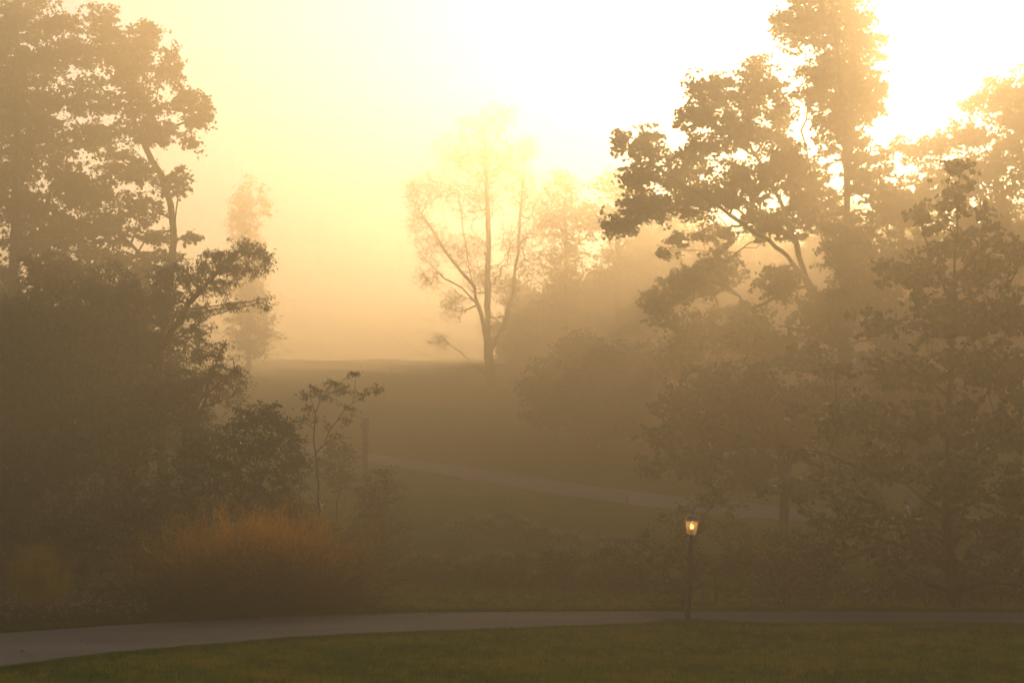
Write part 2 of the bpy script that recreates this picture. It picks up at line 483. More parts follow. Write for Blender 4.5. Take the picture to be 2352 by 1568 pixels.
def plant(name, base, d, blobs, label, cat, mat, limbs=(), R=.2, dens=3, k=40, spray=.45, lsize=.12, kind='oval', group=None,
          parts=('trunk', 'crown'), bark=BARK, depth=1.0, pen=.12, droop=.3, arch=.12, flat=.85, tilt=1.7, step=.55, tip=.006, shell=.45, pw=.55, dm=4.2):
    q_ = S(d) / d; d = S(d); dens = dens / q_ ** 2; spray *= q_; lsize *= q_ ** .6; R *= q_
    g = np.array(base, float)
    g[2] = float(terrain(g[0], g[1]))
    o = thing(name, g, label, cat, group)
    dens *= dm * 1.9; k *= .95; spray *= .68
    at = crown_points(blobs, d, dens, depth=depth, spray=spray, shell=shell)
    at = at[at[:, 2] > terrain(at[:, 0], at[:, 1]) + .1]
    lm = []
    for i, pl in enumerate(limbs):
        q = [P(a[0], a[1], S(a[2]) if len(a) > 2 else d) for a in pl]
        if i == 0: q[0] = g - np.array([0, 0, .15])
        lm.append(q)
    if not lm:
        c = at.mean(0)
        lm = [[g - np.array([0, 0, .1]), g * .6 + c * .4]]
    V, T = grow(lm, at, R, tip=tip, pen=pen, arch=arch, step=step, pw=pw)
    mesh_obj(parts[0], V, T, bark, o)
    c = sprays(at, k, spray, flat)
    c = c[c[:, 2] > terrain(c[:, 0], c[:, 1]) + .03]
    V, T, r = leaves(c, rng.uniform(.5, 1.3, len(c)) * lsize, kind, droop, tilt)
    mesh_obj(parts[1], V, T, mat, o, rnd=r)
    return o

def at_px(px, d):
    d = S(d)
    x = (px - CX) / F * d
    return (x, d, 0)

SHR = ('stems', 'foliage')

V, T, r = leaves(FALL, rng.uniform(.035, .08, len(FALL)), 'oval', 0, .25)
tag(mesh_obj('fallen_leaves', V, T, LEAF_RUST, rnd=r), 'small brown fallen leaves scattered over the lawn and the asphalt path', 'leaves', kind='stuff')

# ------------------------------------------------------------------ right-hand trees
# tall spreading maple
plant('maple_tree', at_px(1950, 58), 58,
      [(1830, 60, 55, 55), (1900, 30, 90, 70), (1960, 110, 80, 100), (1890, 190, 80, 70), (1930, 290, 75, 80), (1795, 45, 28, 24), (1990, 220, 60, 70), (1860, -60, 90, 60), (1950, -50, 80, 60),
       (1740, 205, 65, 60), (1650, 215, 55, 45), (1600, 195, 28, 24), (1605, 265, 52, 45), (1700, 300, 85, 50), (1790, 265, 40, 50), (1735, 150, 30, 26), (1620, 340, 60, 30),
       (1425, 325, 22, 28), (1490, 345, 50, 35), (1495, 305, 14, 22), (1560, 400, 75, 50), (1465, 405, 40, 30), (1600, 460, 75, 45), (1425, 515, 55, 28), (1500, 480, 60, 40), (1460, 460, 40, 35), (1525, 585, 22, 14), (1560, 545, 28, 20),
       (1710, 420, 90, 60), (1800, 370, 70, 60), (1860, 460, 80, 80), (1990, 400, 60, 70), (1950, 560, 80, 80), (1650, 540, 60, 20), (1770, 510, 70, 45), (2050, 470, 60, 60), (1980, 680, 90, 80),
       (1650, 620, 65, 50), (1580, 655, 65, 50), (1515, 695, 42, 40), (1700, 740, 80, 50), (1790, 650, 60, 45), (1600, 760, 80, 45), (1760, 800, 80, 45), (1900, 730, 90, 70),
       (1560, 830, 60, 45), (2060, 600, 70, 70), (2080, 760, 80, 80), (1960, 860, 80, 60)],
      'tall spreading maple with a long limb leaning towards the bare old tree', 'tree', LEAF_GREEN,
      limbs=[[(1950, 1190), (1945, 1000), (1938, 800), (1940, 640), (1945, 480), (1942, 300), (1925, 130), (1905, -40)],
             [(1938, 800), (1890, 700), (1850, 640), (1810, 590), (1765, 550, 57.0), (1700, 510, 56.5), (1640, 470, 56.0)],
             [(1780, 560, 57.0), (1735, 570, 56.5), (1690, 580, 56.0)],
             [(1850, 640), (1830, 560, 58.5), (1800, 480, 59.0), (1750, 380, 59.0), (1700, 300, 59.0)],
             [(1940, 640), (1900, 560, 59.0), (1870, 430, 60.0), (1840, 300, 60.0)],
             [(1945, 640), (2000, 540, 58.0), (2050, 450, 59.0)],
             [(1700, 510, 56.5), (1600, 440, 56.0), (1500, 380, 56.0)],
             [(1938, 800), (1840, 760, 56.0), (1720, 730, 55.5), (1600, 690, 55.0)]],
      R=.30, dens=3.4, k=34, spray=.42, lsize=.14, kind='maple', pen=.16, dm=3.5)

# lower broad tree in front of it
plant('maple_tree', at_px(1800, 46), 46,
      [(1640, 880, 80, 55), (1740, 900, 100, 60), (1560, 930, 60, 50), (1660, 980, 110, 60), (1540, 1010, 60, 45), (1500, 1075, 35, 25), (1600, 1060, 80, 40), (1780, 1000, 110, 60), (1880, 940, 100, 70), (1980, 1000, 110, 70), (1720, 1080, 90, 40),
       (2090, 900, 100, 80), (1850, 830, 70, 35), (2150, 1050, 110, 80), (1950, 1090, 110, 60)],
      'low broad maple with a dense dull crown hanging over the far footpath', 'tree', LEAF_OLIVE,
      limbs=[[(1800, 1250), (1800, 1120), (1790, 1020), (1780, 940), (1775, 880)], [(1795, 1060), (1700, 1000, 45.5), (1600, 960, 45.0)], [(1790, 1020), (1880, 950, 46.5), (1990, 930, 47.0)]],
      R=.17, dens=3.4, k=30, spray=.42, lsize=.13, kind='maple')

# tree at the right edge
plant('maple_tree', at_px(2420, 63), 63,
      [(2300, 215, 60, 45), (2340, 300, 90, 80), (2235, 240, 35, 30), (2220, 310, 55, 35), (2150, 335, 45, 28), (2090, 350, 40, 32), (2280, 400, 90, 70), (2170, 420, 80, 50), (2420, 200, 90, 90), (2500, 300, 90, 90), (2420, 420, 90, 90),
       (2060, 330, 22, 18), (2250, 520, 90, 70), (2100, 470, 60, 60), (2400, 580, 100, 90), (2280, 650, 100, 80), (2140, 590, 80, 60), (2320, 800, 110, 80), (2180, 740, 90, 70), (2450, 760, 90, 90)],
      'hazy maple beside the brightest patch of sky, partly cut by the picture edge', 'tree', LEAF_GREEN,
      limbs=[[(2420, 1180), (2415, 900), (2400, 650), (2390, 450), (2380, 250)], [(2400, 650), (2320, 520), (2230, 420), (2130, 370)], [(2410, 800), (2300, 720), (2180, 650)]],
      R=.28, dens=2.9, k=32, spray=.45, lsize=.14, kind='maple', pen=.16, dm=3.5)

# young pyramid-shaped tree close to the lawn
plant('maple_tree', at_px(2178, 33.2), 33,
      [(2200, 385, 20, 40), (2192, 455, 38, 40), (2115, 505, 26, 32), (2180, 545, 62, 42), (2270, 510, 28, 50), (2245, 620, 85, 50), (2105, 625, 65, 50), (2045, 610, 30, 26), (2335, 575, 38, 50),
       (2160, 720, 105, 60), (2310, 720, 70, 60), (2020, 740, 55, 38), (2240, 840, 110, 60), (2060, 850, 90, 50), (1925, 850, 45, 16), (2340, 870, 60, 60), (1830, 935, 30, 12), (1900, 970, 60, 22),
       (2130, 970, 130, 60), (1970, 960, 90, 40), (2310, 990, 80, 60), (1840, 1030, 45, 14), (2010, 1070, 120, 50), (2200, 1090, 120, 60), (2350, 1110, 70, 60), (1850, 1120, 85, 26), (1775, 1120, 28, 18),
       (1950, 1180, 100, 45), (2150, 1210, 120, 55), (2310, 1220, 90, 60), (2060, 1290, 110, 42), (2250, 1310, 100, 42), (1890, 1275, 80, 42), (1990, 1345, 80, 25), (2400, 1290, 80, 60)],
      'young pyramid-shaped maple with big glossy leaves and a straight trunk at the lawn edge', 'tree', LEAF_GLOSS,
      limbs=[[(2178, 1392), (2180, 1250), (2178, 1050), (2185, 850), (2192, 650), (2198, 480), (2202, 370)],
             [(2180, 1190), (2080, 1110, 32.5), (1960, 1070, 32), (1840, 1030, 31.8)], [(2180, 1110), (2270, 1020, 33), (2350, 960, 33)], [(2183, 950), (2100, 850, 33.4), (2010, 800, 33.5)],
             [(2178, 1200), (2280, 1130, 32.6), (2370, 1060, 32.5)], [(2185, 850), (2250, 740, 33), (2310, 670, 33)], [(2190, 700), (2140, 600, 33), (2115, 510, 33)], [(2192, 650), (2250, 570, 33), (2272, 490, 33)],
             [(2180, 1290), (2100, 1260, 32.3), (1950, 1220, 32)]],
      R=.13, dens=3.0, k=21, spray=.34, lsize=.15, kind='maple', pen=.2, flat=.7)

# ------------------------------------------------------------------ shrubs round the lamp
plant('shrub', at_px(1640, 34.4), 34,
      [(1625, 1105, 26, 20), (1655, 1110, 16, 14), (1612, 1145, 30, 24), (1650, 1150, 34, 24), (1690, 1170, 24, 24), (1560, 1170, 22, 16), (1530, 1195, 24, 16), (1600, 1200, 50, 30), (1670, 1220, 50, 34), (1560, 1250, 45, 35), (1720, 1260, 45, 45)],
      'upright shrub with yellowing leaves rising behind the lit lantern', 'shrub', LEAF_YELLOW,
      R=.04, dens=5, k=20, spray=.22, lsize=.10, kind='oval', parts=SHR, pen=.2)
plant('shrub', at_px(1560, 33.2), 33.2,
      [(1490, 1240, 34, 22), (1530, 1280, 45, 35), (1480, 1300, 36, 30), (1600, 1310, 60, 45), (1540, 1345, 60, 28), (1650, 1345, 60, 30), (1690, 1300, 50, 40)],
      'low broad green shrub at the lawn edge around the foot of the lamp post', 'shrub', LEAF_GREEN,
      R=.035, dens=5.5, k=24, spray=.22, lsize=.09, kind='oval', parts=SHR, pen=.2)
plant('shrub', at_px(1790, 33.5), 33.5,
      [(1760, 1290, 60, 50), (1830, 1310, 70, 50), (1780, 1350, 80, 28), (1870, 1350, 70, 26), (1800, 1240, 50, 30)],
      'dark shrub filling the ground between the yellowing shrub and the young maple', 'shrub', LEAF_GLOSS,
      R=.035, dens=5.5, k=22, spray=.24, lsize=.10, kind='oval', parts=SHR, pen=.2)
for px, lab in ((2120, 'dark undergrowth bush left of the young maple trunk foot'), (2290, 'dark undergrowth bush right of the young maple trunk foot')):
    plant('shrub', at_px(px, 34.5), 34.5, [(px, 1345, 80, 32), (px - 60, 1350, 60, 24), (px + 60, 1340, 60, 32)],
          lab, 'shrub', LEAF_DARK, R=.03, dens=5, k=26, spray=.26, lsize=.09, kind='oval', parts=SHR, pen=.2, group='undergrowth by the young maple')

# ------------------------------------------------------------------ vine-covered mounds in the hollow
mound = [
    (1120, 46, [(1090, 1215, 70, 26), (1150, 1205, 60, 24), (1190, 1215, 50, 22), (1050, 1235, 45, 24), (1130, 1245, 110, 26)], 'highest vine-covered mound in the hollow with a bright rim', LEAF_OLIVE),
    (1270, 44.5, [(1240, 1235, 50, 24), (1290, 1250, 60, 26), (1350, 1265, 60, 26), (1230, 1265, 60, 26)], 'reddish tangled mound just right of the highest mound', LEAF_RUST),
    (1150, 41, [(1130, 1300, 60, 28), (1190, 1300, 50, 30), (1090, 1320, 60, 30), (1160, 1335, 90, 30)], 'rounded nearer mound below the highest mound', LEAF_OLIVE),
    (1010, 42, [(970, 1300, 50, 24), (1030, 1305, 50, 24), (1000, 1335, 80, 26), (930, 1325, 50, 30)], 'flat-topped mound beside the rust-coloured bush', LEAF_OLIVE),
    (1300, 40, [(1270, 1290, 44, 30), (1310, 1285, 40, 28), (1340, 1310, 44, 28), (1290, 1335, 80, 32)], 'rust-tipped mound in the middle of the hollow', LEAF_RUST),
    (1430, 38.5, [(1400, 1285, 50, 30), (1450, 1300, 50, 32), (1380, 1330, 60, 30), (1460, 1345, 70, 26), (1420, 1255, 40, 22)], 'shaggy mound nearest the green shrub at the lamp post', LEAF_DARK),
]
for px, d, bl, lab, mt in mound:
    mo = plant('bramble_mound', at_px(px, d), d, bl, lab, 'shrub', mt, R=.03, dens=7.5, k=44, spray=.24, lsize=.065, kind='oval', parts=SHR, pen=.25,
          group='overgrown mounds in the hollow', shell=.3, depth=1.5)
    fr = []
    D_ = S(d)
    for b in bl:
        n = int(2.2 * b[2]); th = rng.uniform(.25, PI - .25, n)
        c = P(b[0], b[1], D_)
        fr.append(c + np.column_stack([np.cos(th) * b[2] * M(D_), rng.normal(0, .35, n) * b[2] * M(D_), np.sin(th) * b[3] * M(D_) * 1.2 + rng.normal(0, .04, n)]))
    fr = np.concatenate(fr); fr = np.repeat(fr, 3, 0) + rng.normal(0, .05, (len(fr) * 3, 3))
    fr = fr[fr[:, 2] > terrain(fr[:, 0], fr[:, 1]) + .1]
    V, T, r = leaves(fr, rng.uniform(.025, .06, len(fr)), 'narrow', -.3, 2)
    mesh_obj('rim_light_fringe', V, T, PETAL_AND_RIM, mo, rnd=r)  # pale leaflets along the mound tops, painting in their rim light

# bushes at the foot of the wooden post
plant('shrub', at_px(775, 47), 47, [(770, 1030, 30, 18), (800, 1040, 28, 18), (760, 1060, 40, 22), (790, 1070, 34, 20), (780, 1100, 50, 30)],
      'small dark bush in front of the bend of the far footpath', 'shrub', LEAF_DARK, R=.03, dens=4, k=30, spray=.26, lsize=.10, parts=SHR)
plant('shrub', at_px(870, 44), 44, [(875, 1085, 26, 20), (850, 1120, 40, 30), (890, 1130, 34, 30), (860, 1180, 60, 40), (900, 1210, 60, 40), (830, 1240, 60, 50), (910, 1270, 60, 40)],
      'ragged bush growing around the foot of the wooden post', 'shrub', LEAF_RUST, R=.04, dens=4, k=34, spray=.28, lsize=.09, parts=SHR)

# ------------------------------------------------------------------ sapling
plant('sapling', at_px(732, 40), 40,
      [(725, 890, 22, 12), (700, 905, 12, 8), (760, 880, 26, 16), (785, 895, 26, 18), (812, 872, 13, 13), (815, 855, 7, 6), (850, 900, 16, 6), (868, 893, 8, 4), (830, 905, 16, 10), (745, 910, 28, 14), (708, 935, 10, 7), (700, 960, 10, 5),
       (800, 935, 10, 4), (795, 965, 18, 5), (775, 1000, 16, 5), (725, 965, 6, 8), (750, 975, 8, 4)],
      'slender leafy sapling with a forked stem between the dark bush and the wooden post', 'sapling', LEAF_OLIVE,
      limbs=[[(732, 1230), (730, 1150), (728, 1085), (725, 1040), (722, 985), (724, 950)], [(727, 1060), (745, 1020), (775, 965), (810, 925), (850, 905), (872, 893)],
             [(722, 990), (700, 970), (680, 955)], [(724, 960), (718, 930), (712, 905)], [(724, 950), (735, 920), (760, 885)], [(745, 1020), (785, 1003), (810, 1008)], [(775, 965), (800, 950), (830, 960)], [(810, 925), (815, 890), (818, 858)]],
      R=.028, dens=10, k=27, spray=.22, lsize=.11, kind='narrow', parts=('stem', 'foliage'), droop=.9, step=.3, tip=.004, pw=.8, dm=2.2)

# ------------------------------------------------------------------ left-hand trees
plant('maple_tree', at_px(330, 63), 63,
      [(230, 45, 50, 35), (330, 100, 50, 45), (345, 65, 26, 24), (250, 110, 60, 40), (300, 165, 80, 40), (390, 165, 40, 36), (395, 120, 22, 22), (200, 220, 80, 45), (320, 235, 80, 42), (420, 225, 48, 32), (455, 275, 38, 30), (465, 235, 18, 22), (445, 330, 30, 15),
       (355, 305, 80, 30), (230, 320, 80, 45), (395, 420, 45, 26), (415, 395, 20, 12), (290, 395, 80, 40), (210, 450, 80, 50), (320, 480, 60, 35), (360, 545, 40, 30), (250, 530, 80, 40), (430, 545, 30, 15), (395, 600, 30, 25), (180, 120, 50, 40), (250, 590, 70, 40), (180, 620, 70, 45), (330, 620, 60, 40), (300, 690, 70, 50)],
      'tall foggy maple whose crown bulges from the thicket towards the open sky', 'tree', LEAF_GREEN,
      limbs=[[(330, 1200), (350, 1000), (375, 800), (385, 680), (398, 560), (392, 470), (370, 400), (335, 340), (300, 260), (290, 150)],
             [(398, 560), (405, 480), (410, 430)], [(392, 560), (425, 540, 62.5), (450, 525, 62.0)], [(385, 660), (300, 560, 63.0), (220, 480, 63.5)], [(335, 340), (400, 290, 63.0), (445, 270, 63.0)], [(300, 260), (230, 200, 64.0), (200, 140, 64.0)],
             [(350, 950), (260, 760, 63.0), (200, 600, 64.0), (160, 420, 64.0)]],
      R=.22, dens=3.1, k=34, spray=.42, lsize=.14, kind='maple', pen=.16, dm=3.5)
plant('maple_tree', at_px(40, 62), 62,
      [(50, 40, 60, 40), (130, 60, 70, 35), (0, 80, 70, 60), (120, 130, 80, 45), (40, 160, 80, 60), (80, 250, 80, 60), (0, 250, 60, 80), (110, 340, 90, 50), (20, 390, 80, 70), (150, 420, 60, 50), (80, 480, 90, 60), (-60, 450, 80, 90), (-60, 150, 80, 100),
       (60, 560, 70, 40), (150, 540, 70, 50), (-40, 640, 60, 60), (-20, -40, 90, 60), (80, -20, 70, 40)],
      'tall maple filling the corner of the picture, its trunk outside the frame', 'tree', LEAF_GREEN,
      limbs=[[(40, 1230), (45, 900), (30, 700), (35, 500), (40, 300), (40, 80)], [(35, 600), (100, 480), (140, 380)], [(35, 500), (-30, 400), (-60, 250)], [(40, 300), (100, 200), (130, 100)]],
      R=.24, dens=3.0, k=34, spray=.42, lsize=.14, kind='maple', pen=.16, dm=3.5)
plant('cherry_tree', at_px(370, 46), 46,
      [(560, 575, 60, 22), (605, 590, 24, 22), (500, 595, 50, 36), (545, 615, 50, 30), (455, 640, 60, 45), (400, 690, 70, 50), (592, 690, 26, 8), (545, 700, 40, 12), (480, 710, 45, 16), (440, 750, 50, 40), (510, 655, 36, 20), (612, 708, 9, 9),
       (330, 700, 70, 60), (250, 660, 80, 60), (350, 780, 90, 60), (460, 800, 45, 35), (600, 615, 26, 12), (380, 620, 40, 30)],
      'tree with drooping narrow leaves stretching two long branches into the gap', 'tree', LEAF_DARK,
      limbs=[[(370, 1200), (372, 1000), (365, 850), (375, 750)], [(370, 800), (430, 700, 45.5), (500, 625, 45.5), (560, 585, 45.5), (610, 580, 45.5)], [(372, 780), (450, 740, 45.0), (530, 712, 45.0), (600, 695, 45.0)], [(372, 850), (300, 740, 46.0), (250, 660, 46.5)]],
      R=.17, dens=4.2, k=40, spray=.33, lsize=.13, kind='narrow', droop=1.1)
plant('maple_tree', at_px(150, 48), 48,
      [(130, 630, 90, 60), (60, 720, 80, 60), (200, 740, 100, 60), (-20, 800, 70, 80), (110, 820, 110, 70), (250, 850, 100, 70), (30, 900, 100, 70), (170, 930, 120, 60), (-40, 960, 70, 90)],
      'dense dull maple standing low beneath the two tallest crowns', 'tree', LEAF_OLIVE,
      limbs=[[(150, 1230), (150, 1050), (145, 900), (140, 750), (140, 640)]],
      R=.14, dens=3.2, k=34, spray=.42, lsize=.13, kind='maple')
plant('cherry_tree', at_px(430, 42), 42,
      [(480, 860, 60, 40), (530, 850, 34, 30), (550, 880, 20, 24), (500, 810, 34, 16), (440, 880, 60, 50), (360, 900, 80, 50), (520, 910, 46, 28), (300, 950, 80, 50), (420, 950, 80, 45), (510, 790, 20, 10)],
      'small bushy tree whose twiggy edge hangs above the dark rounded bush', 'tree', LEAF_RUST,
      limbs=[[(430, 1240), (430, 1100), (425, 1000), (430, 920)], [(425, 1000), (480, 900), (540, 850)], [(425, 980), (490, 850), (520, 780)]],
      R=.09, dens=4.6, k=40, spray=.3, lsize=.10, kind='narrow', droop=.7)
plant('shrub', at_px(600, 37), 37,
      [(600, 960, 50, 32), (640, 970, 40, 28), (560, 965, 46, 32), (660, 1010, 46, 40), (600, 1020, 70, 45), (540, 1040, 60, 50), (670, 1080, 44, 45), (600, 1110, 80, 50), (630, 930, 9, 9), (655, 1150, 50, 45), (560, 1170, 70, 50), (640, 1210, 70, 45)],
      'dark rounded bush left of the sapling', 'bush', LEAF_DARK, R=.07, dens=5, k=36, spray=.28, lsize=.085, parts=SHR, depth=1.2)
for i, (px, d, bl, lab) in enumerate([
    (470, 39, [(470, 1010, 70, 50), (440, 1080, 80, 60), (500, 1130, 70, 60), (430, 1180, 90, 60), (480, 1240, 80, 50)], 'dark thicket bush directly behind the rust-coloured bush'),
    (320, 40, [(320, 1010, 90, 60), (280, 1090, 100, 60), (350, 1150, 90, 60), (300, 1220, 110, 55), (340, 1270, 90, 40)], 'tall dark thicket bush next to the rust-coloured bush'),
    (150, 41.5, [(170, 1030, 100, 60), (120, 1110, 100, 70), (200, 1170, 100, 60), (150, 1240, 120, 55), (190, 1290, 100, 30)], 'dark thicket bush behind the dry flower bed'),
    (10, 43, [(20, 1020, 90, 70), (-10, 1110, 90, 70), (40, 1180, 90, 60), (0, 1250, 110, 50), (30, 1290, 90, 28)], 'darkest thicket bush, cut by the picture edge'),
    (700, 41.5, [(700, 1180, 60, 40), (740, 1230, 60, 40), (690, 1260, 70, 40), (770, 1270, 60, 40), (720, 1310, 90, 32), (800, 1310, 70, 32)], 'dull bush between the sapling foot and the lawn')]):
    plant('shrub', at_px(px, d), d, bl, lab, 'bush', LEAF_DARK if i % 2 == 0 else LEAF_OLIVE, R=.06, dens=4.2, k=34, spray=.3, lsize=.09, parts=SHR, depth=1.2, group='thicket along the lawn edge')

for px, d, bl, lab in [
    (250, 48, [(260, 760, 110, 70), (160, 820, 120, 70), (340, 840, 110, 70), (230, 900, 140, 70), (380, 930, 110, 70), (120, 950, 130, 70), (280, 990, 140, 70), (430, 1010, 100, 60)], 'broad dark bush-like tree filling the thicket below the drooping branches'),
    (60, 49, [(60, 780, 110, 80), (-20, 860, 110, 80), (80, 920, 120, 80), (0, 1000, 130, 80), (120, 1050, 120, 70), (-80, 760, 80, 90)], 'broad dark tree filling the thicket at the picture edge')]:
    plant('thicket_tree', at_px(px, d), d, bl, lab, 'tree', LEAF_DARK, R=.16, dens=3.4, k=34, spray=.45, lsize=.13, kind='oval', parts=('trunk', 'crown'), depth=1.2)

# ------------------------------------------------------------------ far trees
D0 = 90
D = 90
def far_tree(name, px, d, bl, lab, mat, limbs, R, dens, k, spray, lsize, tip=.02, kind='oval', cat='tree', parts=('trunk', 'crown'), **kw):
    return plant(name, at_px(px, d), d, bl, lab, cat, mat, limbs=limbs, R=R, dens=dens, k=k, spray=spray, lsize=lsize, tip=tip, kind=kind, step=.8, parts=parts, **kw)

far_tree('old_tree', 1130, 99,
      [(1110, 290, 80, 40), (1050, 350, 70, 50), (1170, 370, 60, 55), (1000, 430, 60, 50), (960, 500, 40, 50), (1205, 440, 50, 60), (1100, 450, 90, 60), (1000, 560, 60, 50), (1190, 560, 50, 60), (1080, 580, 60, 50), (1040, 700, 40, 40), (1150, 650, 60, 40), (1215, 340, 34, 40), (1010, 780, 30, 20), (945, 440, 30, 40), (1240, 500, 40, 60), (1110, 640, 60, 40), (980, 640, 40, 30), (1220, 620, 40, 40), (1120, 370, 90, 60), (1150, 260, 50, 30)],
      'thinly leaved old tree with upswept limbs alone on the foggy hillside', LEAF_OLIVE,
      [[(1130, 885), (1126, 840), (1120, 790), (1119, 700), (1122, 560), (1118, 420), (1112, 300)],
             [(1120, 800), (1098, 700, 98.0), (1078, 620, 97.0), (1062, 520, 96.5), (1050, 420, 96.0), (1045, 340, 96.0)], [(1124, 820), (1155, 750, 100.0), (1178, 680, 100.0), (1190, 560, 100.5), (1200, 430, 101.0), (1205, 330, 101.0)],
             [(1126, 870), (1095, 845), (1060, 825), (1010, 826), (965, 812), (930, 785), (920, 765)], [(1100, 850), (1060, 810), (1030, 790), (1010, 770)],
             [(1098, 700, 98.0), (1060, 660), (1020, 640), (980, 600), (950, 560)], [(1085, 650, 97.5), (1040, 600), (1000, 540), (960, 480)], [(1128, 850), (1160, 838), (1195, 826)],
             [(1078, 620, 97.0), (1030, 540, 95.0), (1010, 440, 95.0)], [(1178, 680, 100.0), (1215, 620, 101.0), (1235, 560, 102.0)]],
      .38, 4.6, 5, .5, .10, tip=.011, pw=.62, dm=5.4)

cbl = [(570 + random.uniform(-8, 8) + (t - .5) * 10, 420 + 380 * t, 12 + 66 * t ** .6, 24) for t in np.linspace(0, 1, 17)] + [(540, 500, 26, 24), (612, 480, 14, 30), (600, 450, 14, 24)]
far_tree('conifer_tree', 570, 112, cbl,
      'pale pointed tree barely visible in the fog above the drooping branches', LEAF_DARK, [[(570, 835), (570, 700), (572, 550), (575, 410)]], .22, 1.6, 16, .6, .22)
for px, d, bl, lab in [
    (1300, 104, [(1290, 430, 50, 40), (1270, 500, 50, 50), (1330, 500, 60, 50), (1290, 590, 70, 60), (1300, 680, 80, 60), (1270, 760, 60, 50), (1340, 760, 70, 50)], 'ghostly rounded tree directly behind and right of the old tree'),
    (1420, 102, [(1400, 420, 50, 36), (1450, 450, 60, 50), (1390, 510, 60, 50), (1470, 550, 70, 60), (1410, 620, 80, 60), (1480, 690, 80, 60), (1420, 770, 80, 50)], 'ghostly rounded tree seen past the outermost leaves of the tall maple'),
    (1590, 98, [(1570, 500, 60, 50), (1640, 560, 70, 60), (1560, 610, 70, 60), (1620, 700, 90, 70), (1560, 780, 80, 50), (1680, 780, 90, 60)], 'ghostly tree hidden behind the limb of the tall maple')]:
    far_tree('tree', px, d, bl, lab, LEAF_OLIVE, [[(px, 840), (px, 700), (px, 560), (px, 460)]], .3, 1.7, 20, .6, .2, group='fog-veiled trees on the hilltop')

wr = random.Random(4)  # mostly hidden trees, added on the sun side to shade the low fog
for i, (px, d, h) in enumerate([(1700, 104, 13.5), (1790, 112, 14.5), (1880, 103, 14.5), (1990, 108, 15), (2100, 102, 15), (2230, 106, 15), (2340, 103, 15), (2480, 107, 15), (2600, 100, 15), (2740, 104, 15), (2900, 98, 15),
                              (1215, 129, 8), (1280, 125, 9.3), (1345, 122, 11), (1420, 119, 12.5), (1490, 116, 13), (1560, 112, 13.5),
   (1640, 118, 13), (1750, 121, 13), (1850, 117, 13.5), (1950, 120, 13.5), (2050, 118, 13.5), (2160, 119, 13.5), (2280, 121, 13), (2400, 117, 13.5), (2540, 120, 13), (2670, 117, 13.5), (2820, 119, 13)]):
    D_ = S(d); x = (px - CX) / F * D_; gz = float(terrain(x, D_)); m_ = 1 / M(D_); h *= D_ / d; h = h * .36 + wr.uniform(-1.2, 1.2) if px < 1210 else h * .84 + wr.uniform(-1, 1)
    def ypx(z): return 1126 - (z - CAMZ) / D_ * F
    bl = []
    for q in range(13):
        t = q / 12
        z = gz + .4 + max(.8, h - 1.5) * t; rx = (4.0 * math.sin(PI * min(1, .22 + .72 * t)) + .8) * ((1.25 - .95 * t) if px < 1210 else 1)
        bl.append((px + wr.uniform(-1, 1) * (4.4 - rx * .5) * m_ * .8, ypx(z), rx * m_, 1.8 * m_, wr.uniform(-1.6, 1.6)))
    far_tree('tree', px, d, bl, ('pale fog-swallowed tree added for shade in the row beyond the hill' if px < 1300 else 'hazy tree added for shade in the hilltop wood behind the tall maples'), LEAF_OLIVE, [[(px, ypx(gz)), (px, ypx(gz + h * .5)), (px, ypx(gz + h * .85))]], .22, 1.5, 14, .8, .36, dm=3, group='row of trees beyond the hill' if px < 1300 else 'hilltop wood')

far_tree('tree', 1370, 66,
      [(1340, 800, 70, 36), (1290, 850, 70, 44), (1230, 890, 44, 36), (1400, 830, 80, 50), (1350, 900, 110, 60), (1460, 900, 90, 60), (1260, 940, 70, 40), (1400, 970, 120, 44), (1480, 830, 70, 50)],
      'low dome-shaped tree right of the old tree on the slope', LEAF_RUST, [[(1370, 1000), (1370, 930), (1370, 860)]], .2, 4.2, 34, .5, .15)
far_tree('tree', 1580, 66,
      [(1560, 820, 70, 60), (1640, 780, 90, 60), (1580, 900, 100, 60), (1680, 880, 100, 70), (1600, 970, 100, 50), (1720, 960, 110, 60), (1800, 860, 100, 70), (1870, 950, 100, 60)],
      'broad dim tree standing between the dome-shaped tree and the tall maple trunk', LEAF_OLIVE, [[(1640, 1030), (1640, 930), (1640, 840)]], .2, 2.4, 28, .5, .15)
far_tree('tree', 2250, 64,
      [(2200, 620, 120, 80), (2330, 560, 110, 90), (2120, 760, 120, 80), (2280, 800, 140, 90), (2420, 760, 120, 90), (2180, 930, 130, 80), (2350, 960, 130, 80)],
      'dim broad tree filling the space behind the young maple', LEAF_OLIVE, [[(2250, 1080), (2250, 900), (2255, 720)]], .25, 2.2, 28, .5, .16)
far_tree('tree', 250, 60,
      [(100, 700, 130, 90), (260, 720, 120, 90), (0, 820, 120, 100), (160, 860, 140, 90), (320, 860, 110, 80), (230, 980, 150, 70), (60, 980, 140, 80), (-80, 700, 110, 120)],
      'dim broad tree behind the thicket, seen only as a dark haze', LEAF_OLIVE, [[(200, 1060), (200, 900), (200, 760)]], .25, 2.2, 28, .5, .16)

